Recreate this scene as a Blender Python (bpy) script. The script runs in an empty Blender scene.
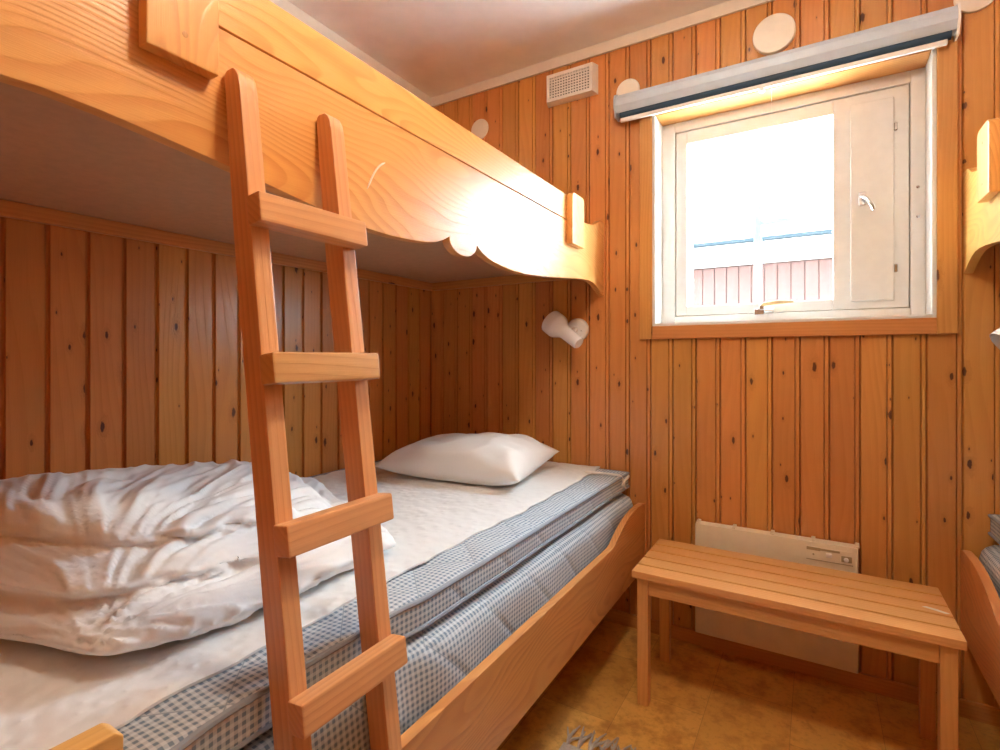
import bpy, bmesh, math, random
from mathutils import Vector, Matrix, noise
random.seed(7)
scene = bpy.context.scene
C = scene.collection

# ---------------------------------------------------------------- camera, light, exposure
EYE = 1.121
YAW = 0.5435
cam_data = bpy.data.cameras.new('camera')
cam = bpy.data.objects.new('camera', cam_data); C.objects.link(cam)
cam.location = (0, 0, EYE)
cam.rotation_euler = (math.pi/2, 0, YAW)
cam_data.sensor_width = 36
cam_data.lens = 36*0.52203
cam_data.shift_y = -0.0174
cam_data.clip_start = 0.02
scene.camera = cam

SKY = 23.0
world = bpy.data.worlds.new('overcast_sky'); scene.world = world
world.use_nodes = True
bg = world.node_tree.nodes['Background']
bg.inputs[0].default_value = (0.66, 0.84, 1.0, 1)
bg.inputs[1].default_value = SKY
sd = bpy.data.lights.new('sun', 'SUN'); sd.energy = 80.0; sd.angle = 0.02; sd.color = (1.0, 0.96, 0.90)
so = bpy.data.objects.new('sun', sd); C.objects.link(so); so.location = (-6, -1, 8)
so.rotation_euler = Vector((0.76, 0.16, -0.63)).to_track_quat('-Z', 'Y').to_euler()
pd = bpy.data.lights.new('window_portal', 'AREA'); pd.shape = 'RECTANGLE'; pd.size = 0.89; pd.size_y = 0.86
pd.cycles.is_portal = True
po = bpy.data.objects.new('window_portal', pd); C.objects.link(po)
po.location = (-0.12, 2.36, 1.68); po.rotation_euler = (-math.pi/2, 0, 0)

vs = scene.view_settings
vs.view_transform = 'Standard'; vs.look = 'None'; vs.gamma = 1.0; vs.use_curve_mapping = False
vs.exposure = 0.95
scene.cycles.use_denoising = True
scene.cycles.max_bounces = 10
scene.cycles.diffuse_bounces = 7
scene.cycles.transparent_max_bounces = 12
scene.cycles.sample_clamp_indirect = 45

# ---------------------------------------------------------------- materials
def new_mat(name):
    m = bpy.data.materials.new(name); m.use_nodes = True
    nt = m.node_tree
    return m, nt, nt.nodes, nt.links, nt.nodes['Principled BSDF']

def mth(nt, op, a, b=None, c=None, clamp=False):
    n = nt.nodes.new('ShaderNodeMath'); n.operation = op; n.use_clamp = clamp
    for i, v in enumerate((a, b, c)):
        if v is None: continue
        if isinstance(v, (int, float)): n.inputs[i].default_value = v
        else: nt.links.new(v, n.inputs[i])
    return n.outputs[0]

def mixc(nt, fac, a, b, mode='MIX'):
    n = nt.nodes.new('ShaderNodeMix'); n.data_type = 'RGBA'; n.blend_type = mode
    for i, v in ((0, fac), (6, a), (7, b)):
        if isinstance(v, (int, float)): n.inputs[i].default_value = v
        elif isinstance(v, tuple): n.inputs[i].default_value = (*v, 1) if len(v) == 3 else v
        else: nt.links.new(v, n.inputs[i])
    return n.outputs[2]

def smooth(nt, val, lo, hi, out0=0.0, out1=1.0):
    n = nt.nodes.new('ShaderNodeMapRange'); n.interpolation_type = 'SMOOTHSTEP'
    nt.links.new(val, n.inputs[0])
    for i, v in enumerate((lo, hi, out0, out1)): n.inputs[i+1].default_value = v
    return n.outputs[0]

def comb(nt, x, y, z=0.0):
    n = nt.nodes.new('ShaderNodeCombineXYZ')
    for i, v in enumerate((x, y, z)):
        if isinstance(v, (int, float)): n.inputs[i].default_value = v
        else: nt.links.new(v, n.inputs[i])
    return n.outputs[0]

def noise_tex(nt, vec, scale, detail=2, rough=0.5, dim='3D'):
    n = nt.nodes.new('ShaderNodeTexNoise'); n.noise_dimensions = dim
    nt.links.new(vec, n.inputs['Vector'])
    n.inputs['Scale'].default_value = scale; n.inputs['Detail'].default_value = detail
    n.inputs['Roughness'].default_value = rough
    return n.outputs[0]

def obj_coords(nt, rnd=True):
    tc = nt.nodes.new('ShaderNodeTexCoord')
    v = tc.outputs['Object']
    oi = nt.nodes.new('ShaderNodeObjectInfo')
    if rnd:
        r = oi.outputs['Random']
        off = comb(nt, mth(nt, 'MULTIPLY', r, 13.7), mth(nt, 'MULTIPLY', r, 29.3), mth(nt, 'MULTIPLY', r, 57.1))
        a = nt.nodes.new('ShaderNodeVectorMath'); a.operation = 'ADD'
        nt.links.new(v, a.inputs[0]); nt.links.new(off, a.inputs[1]); v = a.outputs[0]
    s = nt.nodes.new('ShaderNodeSeparateXYZ'); nt.links.new(v, s.inputs[0])
    return v, s.outputs, oi.outputs['Random']

_wood = {}
def wood(kind, axis):
    """pine: kind picks tone, knots and ring spacing; axis is the length of the board"""
    key = (kind, axis)
    if key in _wood: return _wood[key]
    P = dict(   # light, latewood, rings per metre, wander, knot scale (w, l), knot chance, knot radius, roughness, tone spread
        panel = ((0.64, 0.285, 0.078), (0.50, 0.185, 0.042), 42, 9.0, (17, 7.0), 0.50, 0.088, 0.30, 0.11, 0.32, 0.9),
        rail  = ((0.80, 0.430, 0.125), (0.62, 0.260, 0.055), 48, 22.0, (4, 2.2), 0.10, 0.03, 0.29, 0.04, 0.62, 1.5),
        ladder= ((0.70, 0.360, 0.140), (0.55, 0.245, 0.085), 80, 6.0, (6, 2.5), 0.10, 0.03, 0.30, 0.08, 0.5, 0.9),
        bench = ((0.75, 0.395, 0.130), (0.62, 0.285, 0.080), 80, 6.0, (9, 2.5), 0.10, 0.06, 0.36, 0.06, 0.45, 0.9),
        siderail = ((0.68, 0.315, 0.100), (0.50, 0.190, 0.052), 48, 22.0, (5, 2.5), 0.25, 0.05, 0.32, 0.04, 0.7, 1.5),
        trim  = ((0.64, 0.290, 0.085), (0.50, 0.185, 0.045), 80, 6.0, (10, 3.0), 0.20, 0.06, 0.34, 0.08, 0.5, 0.9),
    )[kind]
    light, dark, rings, wander, ks, kc, kr, rough, spread, rs, lf = P
    m, nt, N, L, b = new_mat('pine_%s_%s' % (kind, axis))
    v, s, rnd = obj_coords(nt)
    ai = 'XYZ'.index(axis)
    ln = s[ai]; others = [s[i] for i in range(3) if i != ai]
    w = mth(nt, 'ADD', others[0], others[1])
    big = noise_tex(nt, comb(nt, mth(nt, 'MULTIPLY', w, 5.0), mth(nt, 'MULTIPLY', ln, lf)), 1.0, 1.5, 0.45)
    # knots: a sparse scatter of spots in board space, the rings bend around them
    vor = N.new('ShaderNodeTexVoronoi'); vor.voronoi_dimensions = '2D'; vor.feature = 'F1'
    vor.inputs['Scale'].default_value = 1.0
    L.new(comb(nt, mth(nt, 'MULTIPLY', w, ks[0]), mth(nt, 'MULTIPLY', ln, ks[1])), vor.inputs['Vector'])
    sep = N.new('ShaderNodeSeparateColor'); L.new(vor.outputs['Color'], sep.inputs[0])
    here = mth(nt, 'LESS_THAN', sep.outputs[0], kc)
    rad = mth(nt, 'MULTIPLY_ADD', mth(nt, 'POWER', sep.outputs[1], 2.2), kr*1.25, kr*0.38)
    kn = noise_tex(nt, comb(nt, mth(nt, 'MULTIPLY', w, 160.0), mth(nt, 'MULTIPLY', ln, 90.0)), 1.0, 2, 0.6)
    rel = mth(nt, 'DIVIDE', mth(nt, 'MULTIPLY', vor.outputs['Distance'], mth(nt, 'MULTIPLY_ADD', kn, 1.1, 0.5)), rad)
    knot = mth(nt, 'MULTIPLY', smooth(nt, rel, 0.65, 1.0, 1.0, 0.0), here)
    halo = mth(nt, 'MULTIPLY', smooth(nt, rel, 0.7, 3.2, 1.0, 0.0), here)
    ph = mth(nt, 'MULTIPLY_ADD', w, rings, mth(nt, 'MULTIPLY', big, wander))
    ph = mth(nt, 'ADD', ph, mth(nt, 'MULTIPLY', halo, 1.6))
    fr = mth(nt, 'FRACT', ph)
    ring = mth(nt, 'MULTIPLY', smooth(nt, fr, 0.15, 0.86), smooth(nt, fr, 0.88, 1.0, 1.0, 0.0))
    fib = noise_tex(nt, comb(nt, mth(nt, 'MULTIPLY', w, 520.0), mth(nt, 'MULTIPLY', ln, 9.0)), 1.0, 2, 0.6)
    streak = noise_tex(nt, comb(nt, mth(nt, 'MULTIPLY', w, 26.0), mth(nt, 'MULTIPLY', ln, 1.1)), 1.0, 2, 0.5)
    fac = mth(nt, 'MULTIPLY', ring, smooth(nt, streak, 0.25, 0.75, rs*0.25, rs*1.25))
    col = mixc(nt, fac, light, dark)
    col = mixc(nt, smooth(nt, fib, 0.35, 0.75, 0.0, 0.22), col, dark)
    col = mixc(nt, mth(nt, 'MULTIPLY', halo, 0.35), col, tuple(c*0.72 for c in dark))
    col = mixc(nt, knot, col, (0.10, 0.028, 0.012))
    hsv = N.new('ShaderNodeHueSaturation')
    L.new(col, hsv.inputs['Color'])
    L.new(mth(nt, 'MULTIPLY_ADD', rnd, spread*2, 1.0-spread), hsv.inputs['Value'])
    r2 = mth(nt, 'FRACT', mth(nt, 'MULTIPLY', rnd, 17.31))
    L.new(mth(nt, 'MULTIPLY_ADD', r2, 0.016, 0.492), hsv.inputs['Hue'])
    L.new(hsv.outputs[0], b.inputs['Base Color'])
    b.inputs['Roughness'].default_value = rough
    b.inputs['Specular IOR Level'].default_value = 0.5
    bp = N.new('ShaderNodeBump'); bp.inputs['Strength'].default_value = 0.12; bp.inputs['Distance'].default_value = 0.002
    L.new(mth(nt, 'SUBTRACT', fib, ring), bp.inputs['Height']); L.new(bp.outputs[0], b.inputs['Normal'])
    _wood[key] = m
    return m

def plain(name, col, rough=0.5, metal=0.0, bump=0.0, bscale=80, spec=0.5, var=0.03, emit=None):
    m, nt, N, L, b = new_mat(name)
    v, s, rnd = obj_coords(nt)
    n = noise_tex(nt, v, bscale*0.25, 3, 0.6)
    c = mixc(nt, smooth(nt, n, 0.3, 0.7), tuple(x*(1-var) for x in col), tuple(min(1, x*(1+var)) for x in col))
    L.new(c, b.inputs['Base Color'])
    b.inputs['Roughness'].default_value = rough; b.inputs['Metallic'].default_value = metal
    b.inputs['Specular IOR Level'].default_value = spec
    if bump:
        bp = N.new('ShaderNodeBump'); bp.inputs['Strength'].default_value = bump; bp.inputs['Distance'].default_value = 0.002
        L.new(noise_tex(nt, v, bscale, 3, 0.6), bp.inputs['Height']); L.new(bp.outputs[0], b.inputs['Normal'])
    if emit:
        b.inputs['Emission Color'].default_value = (*emit[0], 1); b.inputs['Emission Strength'].default_value = emit[1]
    return m

M = {}
M['white_paint'] = plain('white_window_paint', (0.72, 0.71, 0.68), 0.35, bump=0.05)
M['bar_paint'] = plain('pale_blue_grey_paint', (0.42, 0.52, 0.54), 0.5)
M['ceiling'] = plain('ceiling_paint', (0.86, 0.84, 0.82), 0.40, bump=0.04, bscale=40)
M['moulding'] = plain('white_moulding_paint', (0.80, 0.74, 0.66), 0.45)
M['disc'] = plain('cream_cover_plastic', (0.86, 0.79, 0.67), 0.45)
M['plastic'] = plain('white_plastic', (0.84, 0.81, 0.76), 0.35)
M['lamp_white'] = plain('white_lamp_enamel', (0.86, 0.84, 0.82), 0.25)
M['black'] = plain('black_void', (0.012, 0.012, 0.013), 0.5)
M['dark_blue'] = plain('dark_blue_blind_cloth', (0.02, 0.06, 0.11), 0.6)
M['alu'] = plain('silver_blind_metal', (0.52, 0.59, 0.66), 0.35, metal=0.1)
M['steel'] = plain('polished_steel', (0.62, 0.62, 0.62), 0.25, metal=1.0)
M['heater'] = plain('cream_heater_enamel', (0.82, 0.74, 0.56), 0.4)
M['heater_dark'] = plain('beige_heater_controls', (0.42, 0.34, 0.19), 0.45)
M['tan_handle'] = plain('tan_lever_plastic', (0.62, 0.42, 0.20), 0.4)
M['underside'] = plain('bunk_base_board', (0.56, 0.335, 0.20), 0.5, bump=0.12, bscale=160, var=0.05)
M['piping'] = plain('blue_grey_piping', (0.30, 0.34, 0.41), 0.8)
M['elastic'] = plain('white_elastic_band', (0.80, 0.78, 0.74), 0.8)
M['rope'] = plain('grey_beige_cotton_yarn', (0.46, 0.38, 0.30), 0.9, bump=0.3, bscale=300)
M['snow'] = plain('pale_ground', (0.80, 0.80, 0.80), 0.9)
M['house_white'] = plain('white_house_paint', (0.30, 0.30, 0.29), 0.8, spec=0.0)
M['house_roof'] = plain('pale_roof_sheet', (0.45, 0.46, 0.47), 0.6)
M['house_red'] = plain('red_house_paint', (0.062, 0.036, 0.031), 0.9, var=0.1, spec=0.0)
M['gutter'] = plain('grey_gutter', (0.012, 0.017, 0.020), 0.9, spec=0.0)
M['scratch'] = plain('pale_scratch_in_varnish', (0.82, 0.66, 0.50), 0.6)

def cloth(name, col, bump=0.25, quilt=False):
    m, nt, N, L, b = new_mat(name)
    v, s, rnd = obj_coords(nt, False)
    b.inputs['Base Color'].default_value = (*col, 1)
    b.inputs['Roughness'].default_value = 0.85
    b.inputs['Specular IOR Level'].default_value = 0.2
    b.inputs['Sheen Weight'].default_value = 0.15
    n1 = noise_tex(nt, v, 16, 4, 0.6)
    h = n1
    if quilt:
        vo = N.new('ShaderNodeTexVoronoi'); vo.feature = 'SMOOTH_F1'; L.new(v, vo.inputs['Vector']); vo.inputs['Scale'].default_value = 42
        h = mth(nt, 'ADD', mth(nt, 'MULTIPLY', h, 0.3), mth(nt, 'MULTIPLY', vo.outputs['Distance'], -1.4))
    bp = N.new('ShaderNodeBump'); bp.inputs['Strength'].default_value = bump; bp.inputs['Distance'].default_value = 0.006
    L.new(h, bp.inputs['Height']); L.new(bp.outputs[0], b.inputs['Normal'])
    return m
M['duvet'] = cloth('white_duvet_cotton', (0.83, 0.85, 0.87), 0.25)
M['cover'] = cloth('white_quilted_cover', (0.80, 0.82, 0.83), 0.6, True)
M['pillow'] = cloth('white_pillow_cotton', (0.83, 0.83, 0.82), 0.2)

def gingham(name, quilt=0.0):
    m, nt, N, L, b = new_mat(name)
    v, s, rnd = obj_coords(nt, False)
    geo = N.new('ShaderNodeNewGeometry')
    ns = N.new('ShaderNodeSeparateXYZ'); L.new(geo.outputs['Normal'], ns.inputs[0])
    az = mth(nt, 'ABSOLUTE', ns.outputs[2]); ay = mth(nt, 'ABSOLUTE', ns.outputs[1])
    up = mth(nt, 'GREATER_THAN', az, 0.75); fy = mth(nt, 'GREATER_THAN', ay, 0.75)
    def pick(c, a, bb): return mth(nt, 'ADD', mth(nt, 'MULTIPLY', c, a), mth(nt, 'MULTIPLY', mth(nt, 'SUBTRACT', 1.0, c), bb))
    u = pick(fy, s[0], s[1])                      # along the bed, or across on the ends
    t = pick(up, s[0], s[2])
    per = 1/0.0118
    def stripe(x): return smooth(nt, mth(nt, 'SINE', mth(nt, 'MULTIPLY', x, per*2*math.pi)), -0.25, 0.25)
    a, c = stripe(u), stripe(t)
    dens = mth(nt, 'MULTIPLY', mth(nt, 'ADD', a, c), 0.5)
    dens = mth(nt, 'MULTIPLY_ADD', mth(nt, 'MULTIPLY', a, c), 0.35, mth(nt, 'MULTIPLY', dens, 0.65))
    col = mixc(nt, dens, (0.62, 0.68, 0.73), (0.19, 0.26, 0.35))
    b.inputs['Roughness'].default_value = 0.9; b.inputs['Specular IOR Level'].default_value = 0.15
    # stitched quilting
    d1 = mth(nt, 'ABSOLUTE', mth(nt, 'SINE', mth(nt, 'MULTIPLY', mth(nt, 'ADD', u, mth(nt, 'MULTIPLY', t, 1.0)), math.pi/0.20)))
    d2 = mth(nt, 'ABSOLUTE', mth(nt, 'SINE', mth(nt, 'MULTIPLY', mth(nt, 'SUBTRACT', u, mth(nt, 'MULTIPLY', t, 1.0)), math.pi/0.20)))
    q = mth(nt, 'MULTIPLY', smooth(nt, d1, 0.0, 0.35), smooth(nt, d2, 0.0, 0.35))
    d2 = mth(nt, 'MAXIMUM', d2, mth(nt, 'SUBTRACT', 1.0, up))
    st = mth(nt, 'MULTIPLY', smooth(nt, d1, 0.012, 0.03), smooth(nt, d2, 0.012, 0.03))
    q = mth(nt, 'MULTIPLY', smooth(nt, d1, 0.0, 0.35), smooth(nt, d2, 0.0, 0.35))
    L.new(mixc(nt, st, (0.30, 0.36, 0.43), col), b.inputs['Base Color'])
    bp = N.new('ShaderNodeBump'); bp.inputs['Strength'].default_value = 0.35; bp.inputs['Distance'].default_value = 0.005
    L.new(q, bp.inputs['Height']); L.new(bp.outputs[0], b.inputs['Normal'])
    return m
M['gingham'] = gingham('blue_grey_gingham_ticking')

def vinyl():
    m, nt, N, L, b = new_mat('ochre_vinyl_floor')
    v, s, rnd = obj_coords(nt, False)
    br = N.new('ShaderNodeTexBrick'); br.offset = 0.5
    L.new(comb(nt, s[1], mth(nt, 'ADD', s[0], 0.06)), br.inputs['Vector'])
    br.inputs['Scale'].default_value = 1.0; br.inputs['Brick Width'].default_value = 0.36; br.inputs['Row Height'].default_value = 0.236
    br.inputs['Mortar Size'].default_value = 0.0012; br.inputs['Mortar Smooth'].default_value = 0.3
    br.inputs['Color1'].default_value = (0.0, 0, 0, 1); br.inputs['Color2'].default_value = (1, 1, 1, 1); br.inputs['Mortar'].default_value = (0.3, 0.3, 0.3, 1)
    n1 = noise_tex(nt, v, 14, 5, 0.65); n2 = noise_tex(nt, v, 70, 3, 0.6)
    base = mixc(nt, br.outputs['Color'], (0.66, 0.34, 0.072), (0.80, 0.45, 0.110))
    col = mixc(nt, smooth(nt, n1, 0.42, 0.68, 0.0, 0.75), base, (0.44, 0.19, 0.032))
    col = mixc(nt, smooth(nt, n2, 0.5, 0.75, 0.0, 0.3), col, (0.25, 0.10, 0.02))
    col = mixc(nt, mth(nt, 'MULTIPLY', br.outputs['Fac'], 0.35), col, (0.20, 0.08, 0.018))
    L.new(col, b.inputs['Base Color']); b.inputs['Roughness'].default_value = 0.42
    b.inputs['Specular IOR Level'].default_value = 0.4
    return m
M['vinyl'] = vinyl()

def glass():
    m = bpy.data.materials.new('window_glass'); m.use_nodes = True
    nt = m.node_tree; N = nt.nodes; L = nt.links; N.clear()
    out = N.new('ShaderNodeOutputMaterial')
    tr = N.new('ShaderNodeBsdfTransparent'); tr.inputs[0].default_value = (0.97, 0.99, 0.98, 1)
    tl = N.new('ShaderNodeBsdfTranslucent'); tl.inputs[0].default_value = (0.9, 0.93, 0.93, 1)
    gl = N.new('ShaderNodeBsdfGlossy'); gl.inputs['Roughness'].default_value = 0.02
    tc = N.new('ShaderNodeTexCoord')
    nz = noise_tex(nt, tc.outputs['Object'], 5, 3, 0.6)
    m1 = N.new('ShaderNodeMixShader'); L.new(smooth(nt, nz, 0.3, 0.7, 0.0012, 0.0022), m1.inputs[0])  # faint translucent veil, imitates glare haze over the outdoor view
    L.new(tr.outputs[0], m1.inputs[1]); L.new(tl.outputs[0], m1.inputs[2])
    m2 = N.new('ShaderNodeMixShader'); m2.inputs[0].default_value = 0.04
    L.new(m1.outputs[0], m2.inputs[1]); L.new(gl.outputs[0], m2.inputs[2])
    L.new(m2.outputs[0], out.inputs[0])
    return m
M['glass'] = glass()

# ---------------------------------------------------------------- mesh helpers
class MB:
    def __init__(s): s.v = []; s.f = []
    def add(s, vs, fs):
        o = len(s.v); s.v += [tuple(p) for p in vs]; s.f += [tuple(i+o for i in f) for f in fs]; return s
    def box(s, x0, x1, y0, y1, z0, z1):
        vs = [(x, y, z) for x in (x0, x1) for y in (y0, y1) for z in (z0, z1)]
        return s.add(vs, [(0,1,3,2),(4,6,7,5),(0,4,5,1),(2,3,7,6),(0,2,6,4),(1,5,7,3)])
    def prism(s, poly, axis, a0, a1):
        """poly: 2D points in the two other axes (in xyz order), extruded from a0 to a1 along axis"""
        n = len(poly); vs = []
        for a in (a0, a1):
            for p in poly:
                q = list(p); q.insert('XYZ'.index(axis), a); vs.append(q)
        fs = [tuple(range(n))[::-1], tuple(range(n, 2*n))]
        fs += [(i, (i+1) % n, n+(i+1) % n, n+i) for i in range(n)]
        return s.add(vs, fs)
    def tube(s, pts, r, seg=8, closed=False, cap=True):
        pts = [Vector(p) for p in pts]; n = len(pts); vs = []; fs = []
        rr = r if isinstance(r, (list, tuple)) else [r]*n
        ref = Vector((0.123, 0.31, 0.94)).normalized()
        for i, p in enumerate(pts):
            a = pts[(i-1) % n] if (i > 0 or closed) else p
            b = pts[(i+1) % n] if (i < n-1 or closed) else p
            d = (b-a).normalized(); u = d.cross(ref)
            if u.length < 1e-3: u = d.cross(Vector((1, 0, 0)))
            u.normalize(); w = d.cross(u)
            for k in range(seg):
                t = 2*math.pi*k/seg; vs.append(p + (u*math.cos(t)+w*math.sin(t))*rr[i])
        for i in range(n if closed else n-1):
            for k in range(seg):
                j = (i+1) % n
                fs.append((i*seg+k, i*seg+(k+1) % seg, j*seg+(k+1) % seg, j*seg+k))
        if cap and not closed:
            fs.append(tuple(range(seg))[::-1]); fs.append(tuple((n-1)*seg+k for k in range(seg)))
        return s.add(vs, fs)
    def lathe(s, prof, origin, axis, seg=32):
        """prof: (radius, distance along axis) pairs; open ends with radius 0 close themselves"""
        d = Vector(axis).normalized(); u = d.cross(Vector((0, 0, 1)))
        if u.length < 1e-3: u = Vector((1, 0, 0))
        u.normalize(); w = d.cross(u); o = Vector(origin); vs = []; fs = []; n = len(prof)
        for r, h in prof:
            for k in range(seg):
                t = 2*math.pi*k/seg; vs.append(o + d*h + (u*math.cos(t)+w*math.sin(t))*r)
        for i in range(n-1):
            for k in range(seg): fs.append((i*seg+k, i*seg+(k+1) % seg, (i+1)*seg+(k+1) % seg, (i+1)*seg+k))
        fs.append(tuple(range(seg))[::-1]); fs.append(tuple((n-1)*seg+k for k in range(seg)))
        return s.add(vs, fs)
    def rbox(s, x0, x1, y0, y1, z0, z1, r, nx, ny, nz, fn=None):
        """subdivided box with rounded edges"""
        cx, cy, cz = (x0+x1)/2, (y0+y1)/2, (z0+z1)/2; h = ((x1-x0)/2, (y1-y0)/2, (z1-z0)/2)
        idx = {}; vs = []; fs = []
        def vert(i, j, k):
            if (i, j, k) in idx: return idx[i, j, k]
            q = [h[0]*(2*i/nx-1), h[1]*(2*j/ny-1), h[2]*(2*k/nz-1)]
            inn = [max(-(h[a]-r), min(h[a]-r, q[a])) for a in range(3)]
            d = Vector([q[a]-inn[a] for a in range(3)])
            if d.length > 1e-9: d.normalize()
            p = Vector(inn) + d*r + Vector((cx, cy, cz))
            if fn: p = fn(p, d)
            idx[i, j, k] = len(vs); vs.append(p); return idx[i, j, k]
        for i in range(nx):
            for j in range(ny):
                for k, fl in ((0, 1), (nz, 0)):
                    f = [vert(i, j, k), vert(i+1, j, k), vert(i+1, j+1, k), vert(i, j+1, k)]
                    fs.append(tuple(f[::-1] if fl else f))
        for i in range(nx):
            for k in range(nz):
                for j, fl in ((0, 0), (ny, 1)):
                    f = [vert(i, j, k), vert(i+1, j, k), vert(i+1, j, k+1), vert(i, j, k+1)]
                    fs.append(tuple(f[::-1] if fl else f))
        for j in range(ny):
            for k in range(nz):
                for i, fl in ((0, 1), (nx, 0)):
                    f = [vert(i, j, k), vert(i, j+1, k), vert(i, j+1, k+1), vert(i, j, k+1)]
                    fs.append(tuple(f[::-1] if fl else f))
        return s.add(vs, fs)
    def mesh(s, name, bevel=0.0, seg=1, centre=True, ang=35, fix=True):
        me = bpy.data.meshes.new(name)
        if centre:
            lo = [min(p[a] for p in s.v) for a in range(3)]; hi = [max(p[a] for p in s.v) for a in range(3)]
            c = Vector([(lo[a]+hi[a])/2 for a in range(3)])
        else: c = Vector((0, 0, 0))
        me.from_pydata([Vector(p)-c for p in s.v], [], s.f)
        bm = bmesh.new(); bm.from_mesh(me)
        if fix: bmesh.ops.recalc_face_normals(bm, faces=bm.faces)
        if bevel:
            ed = [e for e in bm.edges if len(e.link_faces) == 2 and e.calc_face_angle(0) > math.radians(40)]
            bmesh.ops.bevel(bm, geom=ed, offset=bevel, segments=seg, affect='EDGES', profile=0.5, clamp_overlap=True)
        bm.to_mesh(me); bm.free()
        me.polygons.foreach_set('use_smooth', [True]*len(me.polygons))
        me.set_sharp_from_angle(angle=math.radians(ang))
        return me, c
    def build(s, name, mat, parent=None, bevel=0.0, seg=1, ang=35):
        me, c = s.mesh(name, bevel, seg, True, ang)
        me.materials.append(mat)
        o = put(name, me, c, parent)
        if bevel and seg > 1: flat_faces(o)
        return o

def flat_faces(o):
    md = o.modifiers.new('face_normals', 'WEIGHTED_NORMAL'); md.mode = 'FACE_AREA'; md.weight = 100; md.keep_sharp = True

def world_loc(o):
    p = Vector((0, 0, 0))
    while o is not None: p = p + o.location; o = o.parent
    return p

def put(name, me, c, parent=None):
    o = bpy.data.objects.new(name, me); C.objects.link(o)
    if parent is not None:
        o.parent = parent; o.location = Vector(c) - world_loc(parent)
    else: o.location = c
    return o

def thing(name, loc, label, cat, group=None, kind=None):
    o = bpy.data.objects.new(name, None); C.objects.link(o); o.location = loc
    o.empty_display_size = 0.05
    return tag(o, label, cat, group, kind)

def tag(o, label, cat, group=None, kind=None):
    o['label'] = label; o['category'] = cat
    if group: o['group'] = group
    if kind: o['kind'] = kind
    return o

# ---------------------------------------------------------------- room
D = 2.15; XL = -1.72; XR = 1.24; YF = -1.0; H = 2.47
PITCH = 0.0885; BT = 0.012      # panel board pitch and thickness

tag(MB().box(XL-0.1, XR+0.1, YF-0.1, D+0.25, -0.08, 0).build('floor', M['vinyl']), 'ochre mottled vinyl floor between the beds', 'floor', kind='structure')
tag(MB().box(XL-0.1, XR+0.1, YF-0.1, D+0.25, H, H+0.1).build('ceiling', M['ceiling']), 'smooth white painted ceiling', 'ceiling', kind='structure')

# window opening
WX0, WX1, WZ0, WZ1 = -0.568, 0.330, 1.248, 2.114
wb = MB()
y0, y1 = D+BT, D+0.24
wb.box(XL-0.1, WX0, y0, y1, 0, H); wb.box(WX1, XR+0.1, y0, y1, 0, H)
wb.box(WX0, WX1, y0, y1, 0, WZ0); wb.box(WX0, WX1, y0, y1, WZ1, H)
wall_back = tag(wb.build('wall_back', wood('panel', 'Z')), 'knotty pine panelled wall around the window', 'wall', kind='structure')
wall_left = tag(MB().box(XL-0.1, XL-BT, YF, D+BT, 0, H).build('wall_left', wood('panel', 'Z')), 'knotty pine panelled wall along the made-up bunk', 'wall', kind='structure')
wall_right = tag(MB().box(XR+BT, XR+0.1, YF, D+BT, 0, H).build('wall_right', wood('panel', 'Z')), 'knotty pine panelled wall behind the opposite bunk', 'wall', kind='structure')
wall_front = tag(MB().box(XL-0.1, XR+0.1, YF-0.1, YF-BT, 0, H).build('wall_front', wood('panel', 'Z')), 'knotty pine panelled wall facing the window', 'wall', kind='structure')

_bm = {}
def board_mesh(w, h, axis, sgn):
    key = (round(w, 4), round(h, 4), axis, sgn)
    if key in _bm: return _bm[key]
    # profile across the width: flat face, chamfered edges, a tongue step that leaves a flat groove between boards
    g, ch = 0.0052, 0.0015
    f = BT/2*sgn; b_ = -BT/2*sgn
    dp = 0.0100*sgn
    e = 0.0003
    if axis == 'X' and w > 0.05:    # beaded panelling: two tight V grooves with a narrow bead between
        vd, vw, bw = 0.0085*sgn, 0.0042, 0.0125
        prof = [(-w/2+e, b_), (-w/2+e, f-vd), (-w/2+vw, f), (w/2-bw-vw, f), (w/2-bw-vw*0.55, f-vd), (w/2-bw-vw*0.35, f-vd), (w/2-bw, f-sgn*0.0012), (w/2-vw*0.6, f-sgn*0.0012), (w/2-e, f-vd), (w/2-e, b_)]
    else:
        prof = [(-w/2+e, b_), (-w/2+e, f-dp), (-w/2+g, f-dp), (-w/2+g+ch, f), (w/2-g-ch, f), (w/2-g, f-dp), (w/2-e, f-dp), (w/2-e, b_)]
    mb = MB()
    if axis == 'X': mb.prism(prof, 'Z', -h/2, h/2)                     # width along x, thickness along y
    else: mb.prism([(p[1], p[0]) for p in prof], 'Z', -h/2, h/2)
    me, _ = mb.mesh('board', centre=False)
    me.materials.append(wood('panel', 'Z'))
    _bm[key] = me
    return me

def board(parent, x, y, z0, z1, w, axis, sgn):
    put('board', board_mesh(w, z1-z0, axis, sgn), Vector((x, y, (z0+z1)/2)), parent)

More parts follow.
